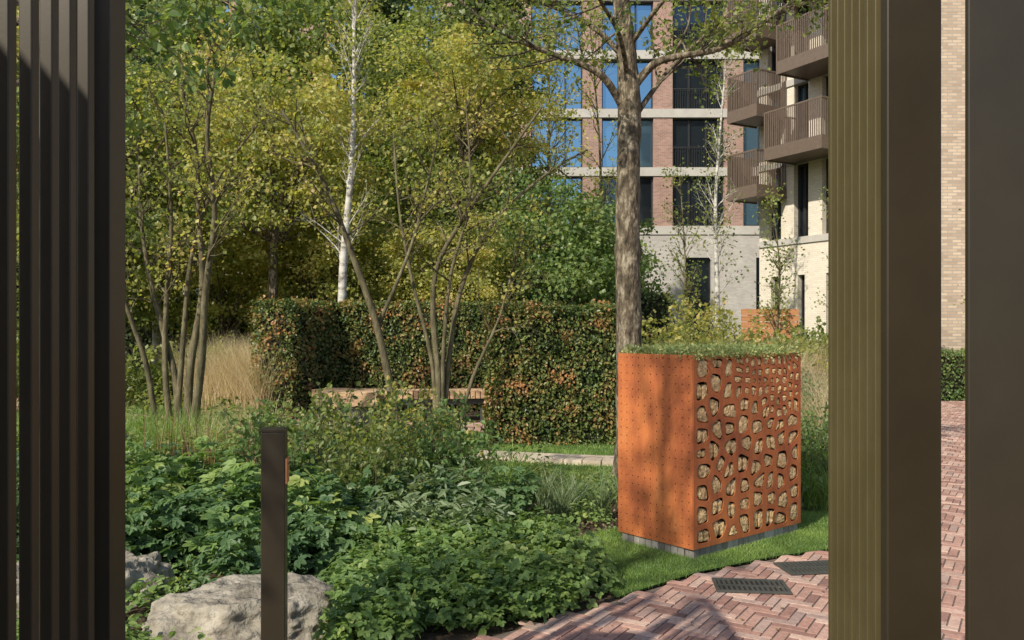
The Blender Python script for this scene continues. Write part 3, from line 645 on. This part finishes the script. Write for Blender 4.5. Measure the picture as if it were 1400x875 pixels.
# ---------------------------------------------------------------- herbaceous bed
def domes(name,centres,rad,hgt,per,size,mat,T_,flatn=.6,width=1.0):
    P=[];A=[];Nn=[];R=[];SZ=[]
    for (x,y) in centres:
        m=int(per*rng.uniform(.7,1.2)); r=rad*rng.uniform(.7,1.25); h_=hgt*rng.uniform(.6,1.25); cr=rng.random()
        th=rng.uniform(0,6.28,m); ph=np.arcsin(rng.random(m)**.8); q=rng.uniform(.5,1.08,m)
        d=np.stack([np.cos(th)*np.cos(ph),np.sin(th)*np.cos(ph),np.sin(ph)],1)
        pos=np.array([x,y,.02])+d*np.array([r,r,h_])*q[:,None]; P.append(pos)
        o=np.stack([np.cos(th),np.sin(th),-.15+0*th],1); A.append(o+rng.normal(size=(m,3))*.4)
        Nn.append(d*.5+np.array([0,0,flatn])+rng.normal(size=(m,3))*.34)
        R.append(.04+.45*cr+.35*q*rng.random(m)+.14*rng.random(m)+.35*(rng.random(m)<.03)); SZ.append(size*rng.uniform(.5,1.2,m))
    P=np.concatenate(P); P[:,2]=np.maximum(P[:,2],.02)
    return leaves(name,P,np.concatenate(A),np.concatenate(Nn),np.concatenate(SZ),mat,T_,np.concatenate(R),None,width)
def avoid(q,L):
    for (x,y,r) in L: q=q[(q[:,0]-x)**2+(q[:,1]-y)**2>r*r]
    return q
front=[(-.85,4.25),(-.3,4.35),(.25,4.78),(.62,5.12),(.45,5.6),(.2,6.2),(-.3,6.4),(-.9,6.2),(-1.05,5.2)]
domes("strawberry_groundcover",avoid(scatter_poly(front,250),[(-1.42,4.45,.5)]),.16,.23,95,.048,M_bed,T_tri)
mid_=[(-3.6,5.3),(-1.6,5.0),(-.9,5.4),(-.6,6.3),(.1,6.5),(.0,7.2),(-.8,7.6),(-2.4,8.0),(-4.6,8.4),(-4.4,6.4)]
domes("perennial_bed",avoid(scatter_poly(mid_,150),[(-2.42,5.05,.45)]),.28,.44,120,.085,M_bedd,T_palm)
domes("perennial_bed",scatter_poly([(-1.0,5.9),(-.2,5.9),(.1,6.9),(-1.0,7.3)],30),.22,.42,110,.10,M_sage,T_leaf,.5,.5)
domes("perennial_bed",scatter_poly([(-3.3,5.6),(-1.2,5.5),(-1.0,7.2),(-3.4,7.4)],32),.28,.56,90,.11,M_bed,T_palm)
domes("foreground_groundcover",avoid(scatter_poly([(-3.6,3.6),(-1.3,3.7),(-1.9,4.3),(-1.8,5.0),(-3.8,5.4)],60),[(-2.42,5.05,.35),(-1.42,4.45,.5),(-2.75,4.7,.3)]),.17,.2,80,.05,M_bed,T_leaf)
back=[(-6.5,8.2),(-2.5,7.9),(-.6,7.9),(-.3,8.3),(-1.4,10),(-3,11.4),(-4.4,13.2),(-6,13.4),(-9,14.2),(-9.5,10)]
domes("perennial_bed",avoid(scatter_poly(back,150),[(-4.9,9.9,.4)]),.32,.42,80,.08,M_bed,T_leaf)
domes("perennial_bed",avoid(scatter_poly(back,90),[(-4.9,9.9,.4)]),.3,.5,80,.09,M_mid,T_leaf)
domes("perennial_bed",scatter_poly([(-10,17.5),(-6,15.6),(-4.6,15.3),(-4.8,17),(-5,20),(-10,21)],120),.45,.6,60,.13,M_mid,T_leaf)
domes("perennial_bed",scatter_poly([(2.3,7.6),(3.0,7.2),(3.6,8.5),(4.1,10.5),(3.5,10),(2.6,8.3)],50),.22,.35,70,.07,M_grn,T_leaf)
domes("low_planting",scatter_poly([(.15,6.5),(.9,6.8),(1.7,7.3),(1.6,8.0),(.6,8.0),(-.1,8.4),(-.2,7.2)],34),.15,.2,70,.045,M_bed,T_leaf)
domes("low_planting",scatter_poly([(-.4,8.0),(.9,7.8),(1.0,8.5),(-.3,9.1)],16),.16,.26,80,.045,M_mid,T_leaf)
domes("perennial_bed",scatter_poly([(4.9,14.6),(7.3,18.6),(9,19.4),(9,22),(1,21),(1,15)],150),.5,.7,50,.13,M_mid,T_leaf)
def clumps(name,C,per,h,lean,wd,mat,spread,seg=4):
    B=[];
    for x,y in C: B.append(np.column_stack([x+rng.normal(size=per)*spread,y+rng.normal(size=per)*spread,np.zeros(per)]))
    B=np.concatenate(B); n=len(B)
    return blades(name,B,h*rng.uniform(.55,1.15,n),lean*rng.uniform(.3,1.3,n),wd,mat,seg)
clumps("iris_clump",[(.42,7.0),(.55,7.35),(.3,7.5),(1.0,7.5),(.75,7.1)],100,.42,.7,.010,M_sage,.035)
clumps("iris_clump",[(-.1,7.1),(.0,7.6),(-.3,7.9),(-3.3,9),(-2.6,9.2),(-3.9,9.8)],110,.6,.6,.012,M_grass,.06)
clumps("feather_grass",scatter_poly([(-6.2,15.7),(-4.3,15.0),(-4.6,17.2),(-6.4,18)],30),240,1.5,.6,.008,M_straw,.16)
clumps("feather_grass",scatter_poly([(4.6,14.6),(5.2,14.6),(6.6,17),(7.2,19.6),(5.4,19.8),(4.8,17)],26),240,1.35,.45,.009,M_straw,.12)
clumps("feather_grass",scatter_poly([(3.4,9.0),(4.0,9.6),(4.4,12),(3.9,12)],14),200,1.15,.5,.006,M_straw,.08)
clumps("feather_grass",scatter_poly([(9.3,19.0),(11.5,19.0),(11.5,19.6),(9.3,19.6)],8),200,1.2,.4,.009,M_straw,.12)
clumps("long_grass",scatter_poly([(-6.5,10),(-4,9.5),(-3.2,11.5),(-5,13),(-7,13)],60),90,.6,.6,.008,M_grass,.08)
clumps("long_grass",scatter_poly([(-4.2,10),(-2.4,9.2),(-1.8,10.4),(-3.2,12.2)],10),110,.7,.6,.006,M_straw,.08)
clumps("long_grass",scatter_poly([(2.3,7.4),(3.0,7.1),(3.6,8.4),(4.3,11),(3.5,10.5)],30),90,.55,.6,.006,M_grass,.06)
clumps("seed_head_stalks",scatter_poly([(-3.6,7.6),(-2.3,7.5),(-2.3,8.6),(-3.8,9)],9),16,.95,.12,.009,M_rust,.12)
q=scatter_poly([(-.2,6.3),(.4,6.3),(1.9,7.35),(1.8,8.1),(-.4,8.2)],2500); n=len(q)
leaves("bark_mulch",np.column_stack([q,np.full(n,.004)]),np.column_stack([rng.normal(size=(n,2)),np.abs(rng.normal(size=n))*.3]),rng.normal(size=(n,3))*.4+[0,0,1],rng.uniform(.015,.04,n),leafmat("mulch_chip",[(.05,.03,.02),(.13,.085,.05),(.22,.16,.1)],.05,gain=1.2),T_simple)
q=scatter_poly([(-.3,4.2),(.3,4.6),(.8,5.0),(1.9,5.8),(3.2,6.6),(4.5,9),(7,9),(6,3),(0,3)],300); n=len(q)
leaves("fallen_leaves",np.column_stack([q,np.full(n,.016)]),np.column_stack([rng.normal(size=(n,2)),np.abs(rng.normal(size=n))*.15]),rng.normal(size=(n,3))*.2+[0,0,1],rng.uniform(.012,.03,n),M_fallen,T_leaf)

# ---------------------------------------------------------------- buildings
def facade(name,ox,oy,rot,length,centres,winw,levels,band,brick,base_brick,depth,glassf=.7,rail_bays=(),mull=3,bandmat=None):
    e=empty(name,(ox,oy,0),rot); top=levels[-1]
    xs=[0]
    for c in centres: xs+=[c-winw/2,c+winw/2]
    xs.append(length)
    brick_b=[];base_b=[]
    for i in range(0,len(xs),2):
        brick_b.append((xs[i],xs[i+1],0,.5,levels[0]+.002,top)); base_b.append((xs[i],xs[i+1],0,.5,0,levels[0]-.002))
    boxes("piers",brick_b,brick,e); boxes("ground_floor_wall",base_b,base_brick,e)
    po=.06 if bandmat is None else .003
    bands=[(-.05,length+.05,-po,.52,z-band/2,z+band/2) for z in levels]
    boxes("floor_bands",bands,bandmat or M_stone,e)
    gl=[];gd=[];fr=[];rl=[];base2=[]
    lv=[0]+list(levels)
    for j in range(len(lv)-1):
        z0=lv[j]+(band/2 if j else .0); z1=lv[j+1]-band/2
        for bi,c in enumerate(centres):
            x0,x1=c-winw/2,c+winw/2
            if j==0:
                base2.append((x0,x1,.003,.5,z1-1.2,z1)); z1b=z1-1.2
                base2.append((x0,x0+winw*.25,.004,.5,0,z1b)); base2.append((x1-winw*.25,x1,.004,.5,0,z1b))
                xa,xb=x0+winw*.25,x1-winw*.25; gd.append((xa,xb,.3,.34,0,z1b)); fr.append((xa,xa+.07,.22,.3,0,z1b)); fr.append((xb-.07,xb,.22,.3,0,z1b)); continue
            (gl if (rng.random()<glassf and bi not in rail_bays) else gd).append((x0,x1,.32,.36,z0,z1))
            fr+=[(x0,x0+.07,.22,.319,z0,z1),(x1-.07,x1,.22,.319,z0,z1),(x0+.07,x1-.07,.22,.319,z0,z0+.08),(x0+.07,x1-.07,.22,.319,z1-.08,z1)]
            for m in range(1,mull): 
                xm=x0+winw*m/mull; fr.append((xm-.04,xm+.04,.22,.319,z0+.08,z1-.08))
            if bi in rail_bays:
                nb=int(winw/.12)
                for m in range(nb): xm=x0+(m+.5)*winw/nb; rl.append((xm-.012,xm+.012,.06,.085,z0,z0+1.05))
                rl.append((x0,x1,.05,.095,z0+1.052,z0+1.10))
    boxes("glazing",gl or [(0,.01,.4,.41,1,1.01)],M_glass,e); boxes("dark_glazing",gd or [(0,.01,.4,.41,1,1.01)],M_glassd,e); boxes("window_frames",fr,M_frame,e)
    if rl: boxes("railings",rl,M_frame,e)
    boxes("ground_floor_infill",base2,base_brick,e)
    boxes("body",[(.02,length-.02,.51,depth,0,top-.02)],brick,e); boxes("parapet",[(-.08,length+.08,-.1,depth,top+band/2+.003,top+band/2+.6)],M_stone,e)
    return e
lvA=[6.77+3.06*i for i in range(7)]
cA=[35.45-3.7*i for i in range(10)][::-1]
facade("brick_apartment_building",-22,44,0,40,cA,2.7,lvA,.45,M_redbrick,M_greybr,14,.9,rail_bays=(8,))
ang=math.atan2(-.876,.482)
wb=facade("cream_apartment_building",10.0,34,ang,9.0,[.8,2.15,3.5,4.85,6.2,7.6],.7,[5.0+3.06*i for i in range(6)],.25,M_cream,M_cream,7,.5,mull=2)
facade("buff_brick_building",9.9,20.2,0,16,[3.6,7.0,10.4,13.6],1.6,[3.3+3.0*i for i in range(6)],.2,M_buff,M_buff,2.4,.7,mull=2,bandmat=M_buff)
facade("dark_brick_building",-36,41,0,16,[2+3*i for i in range(5)],1.5,[3.5+3*i for i in range(6)],.25,M_redbrick,M_redbrick,12,.6,mull=2)
def balcony(s0,s1,z,proj=1.6):
    e=empty("steel_balcony",(10.0,34,0),ang); B=[(s0,s1,-proj,-.07,z,z+.16)]; Rr=[]
    for (a,b,c,d) in [(s0,s1,-proj-.04,-proj-.001)]:
        B.append((a,b,c,d,z-.05,z+.42)); B.append((a,b,c,d,z+1.7,z+1.76))
    nb=int((s1-s0)/.09)
    for i in range(nb+1): x=s0+i*(s1-s0)/nb; Rr.append((x-.018,x+.018,-proj-.035,-proj-.008,z+.42,z+1.7))
    nb=int(proj/.09)
    for sx_ in (s0-.045,s1+.001):
        B.append((sx_,sx_+.04,-proj-.04,-.07,z-.05,z+.42)); B.append((sx_,sx_+.04,-proj-.04,-.07,z+1.7,z+1.76))
        for i in range(nb+1): y=-proj+i*(proj-.1)/nb; Rr.append((sx_+.008,sx_+.03,y-.02,y+.02,z+.42,z+1.7))
    B.append((s0-.045,s0-.005,-proj-.04,-proj+.7,z+.42,z+1.7))
    boxes("tray",B,M_balc,e); boxes("balusters",Rr,M_balc,e)
for z in (7.93,14.05): balcony(2.0,4.6,z,1.7)
for z in (6.7,9.76,12.8): balcony(-.05,1.45,z)
for z in (11.0,): balcony(2.6,5.0,z,1.7)
